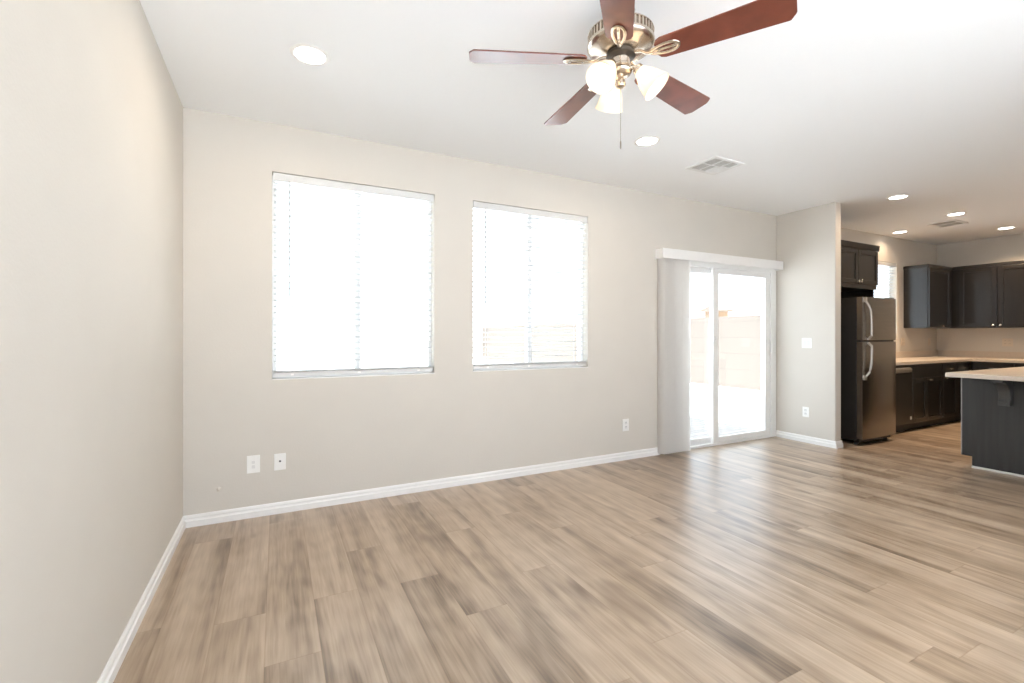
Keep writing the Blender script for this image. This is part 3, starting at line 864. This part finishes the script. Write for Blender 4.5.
def base_unit(label, axis, u0, u1, doors, drawers, pulls):
    face = BY if axis == 1 else BX
    back = YB - 0.005 if axis == 1 else XR - 0.005
    loc = ((u0 + u1) / 2, 3.35, 0) if axis == 1 else (9.38, (u0 + u1) / 2, 0)
    t = thing('base_cabinet', label, 'cabinet', loc, 'dark kitchen base cabinets')
    b = MB(); k = MB()
    if axis == 1:
        b.box((u0, face + 0.001, 0.10), (u1, back, ZT)); k.box((u0, face + 0.07, 0), (u1, face + 0.09, 0.10))
    else:
        b.box((face + 0.001, u0, 0.10), (back, u1, ZT)); k.box((face + 0.07, u0, 0), (face + 0.09, u1, 0.10))
    b.build('cabinet_body', M_ESP, t); k.build('toe_kick', M_DARK, t)
    for (a, c, pu) in doors:
        o = shaker(t, 'cabinet_door', axis, face, a + 0.003, c - 0.003, 0.115, 0.690, M_ESP)
        if pu is not None: pull(o, axis, face - 0.020, pu, 0.660, 0.08)
    for (a, c, pu) in drawers:
        o = shaker(t, 'drawer', axis, face, a + 0.003, c - 0.003, 0.700, 0.860, M_ESP)
        if pu is not None: pull(o, axis, face - 0.020, pu, 0.785, 0.08)
    return t

base_unit('dark sink base cabinet right of the dishwasher, with blank top fronts', 1, 7.390, 8.215, [(7.395, 7.765, None), (7.765, 8.210, 7.835)], [(7.395, 8.210, None)], None)
base_unit('dark base cabinet with two drawers, in the kitchen corner behind the island', 1, 8.217, 9.075, [(8.22, 8.64, 8.30), (8.64, 9.05, 8.98)], [(8.22, 8.64, 8.43), (8.64, 9.05, 8.845)], None)
base_unit('dark base cabinet on the kitchen end wall, mostly behind the island', 0, 2.150, 3.035, [(2.155, 2.585, 2.54), (2.585, 3.0, 2.63)], [(2.155, 2.585, 2.37), (2.585, 3.0, 2.79)], None)

wt = thing('worktop', 'beige L-shaped kitchen worktop with low splashback', 'worktop', (8.2, 3.4, ZT))
w = MB().prism([(6.795, YB - 0.002), (6.795, BY - 0.030), (BX - 0.030, BY - 0.030), (BX - 0.030, 2.15), (XR - 0.002, 2.15), (XR - 0.002, YB - 0.002)], 2, ZT, ZT + 0.040)
w.build('counter_slab', M_WORK, wt, bevel=0.004)
s = MB().box((6.795, YB - 0.022, ZT + 0.040), (XR - 0.002, YB, ZT + 0.135)); s.box((XR - 0.022, 2.15, ZT + 0.040), (XR, YB - 0.022, ZT + 0.135))
s.build('splashback', M_WORK, wt, bevel=0.003)

# island
IX, IY0, IY1 = 5.895, 0.95, 2.040
isl = thing('kitchen_island', 'charcoal kitchen island with beige overhanging top and bracket', 'island', (6.8, 1.5, 0))
b = MB()
b.prism([(IX_, z) for IX_, z in ((IY1 - 0.075, 0), (IY1 - 0.075, 0.105), (IY1, 0.105), (IY1, 0.862), (IY0, 0.862), (IY0, 0))], 0, IX, IX + 0.022)
b.build('end_panel', M_CHAR, isl, bevel=0.002)
MB().box((IX + 0.022, IY0 + 0.01, 0.10), (8.0, IY1 - 0.022, 0.862)).build('island_body', M_ESP, isl)
MB().box((IX + 0.022, IY0 + 0.01, 0.0), (8.0, IY1 - 0.085, 0.10)).build('toe_kick', M_ESP, isl)
MB().box((IX - 0.003, IY1 - 0.004, 0.105), (IX + 0.022, IY1 + 0.004, 0.862)).build('edge_strip', simple('grey_panel_edge', (0.30, 0.28, 0.26), 0.5, noise=0.08), isl)  # paler strip down the end of the panel
MB().box((IX - 0.012, IY0, 0.0), (IX, IY1 - 0.075, 0.018)).build('shoe_trim', simple('pale_shoe_moulding', (0.62, 0.60, 0.57), 0.5, noise=0.05), isl, bevel=0.003)
for i in range(3):
    u0 = IX + 0.03 + i * 0.68
    d = shaker(isl, 'cabinet_door', 1, IY1 - 0.022, u0, u0 + 0.67, 0.115, 0.690, M_ESP, sign=1); pull(d, 1, IY1 - 0.002, u0 + 0.60, 0.66, 0.08, sign=1)
    d = shaker(isl, 'drawer', 1, IY1 - 0.022, u0, u0 + 0.67, 0.700, 0.850, M_ESP, sign=1); pull(d, 1, IY1 - 0.002, u0 + 0.33, 0.78, 0.08, sign=1)
MB().box((5.636, IY0 - 0.03, 0.862), (8.03, IY1 + 0.030, 0.903)).build('island_top', M_WORK, isl, bevel=0.005)
# curved bracket under the overhang
cb = [(IX + 0.001, 0.862), (IX - 0.215, 0.862), (IX - 0.215, 0.835)]
for i in range(10):
    u = PI / 2 * i / 9
    cb.append((IX - 0.045 - 0.150 * (1 - math.sin(u)), 0.835 - 0.165 * (1 - math.cos(u))))
cb += [(IX - 0.062, 0.655), (IX - 0.062, 0.620), (IX + 0.001, 0.620)]
m = MB()
pts = [(x, z) for x, z in cb]
m.prism(pts, 1, 1.690, 1.770)
m.build('bracket', simple('lit_charcoal_bracket', (0.050, 0.049, 0.047), 0.4, noise=0.05), isl, bevel=0.003)  # panel finish made paler: the light falling on the bracket is in its colour
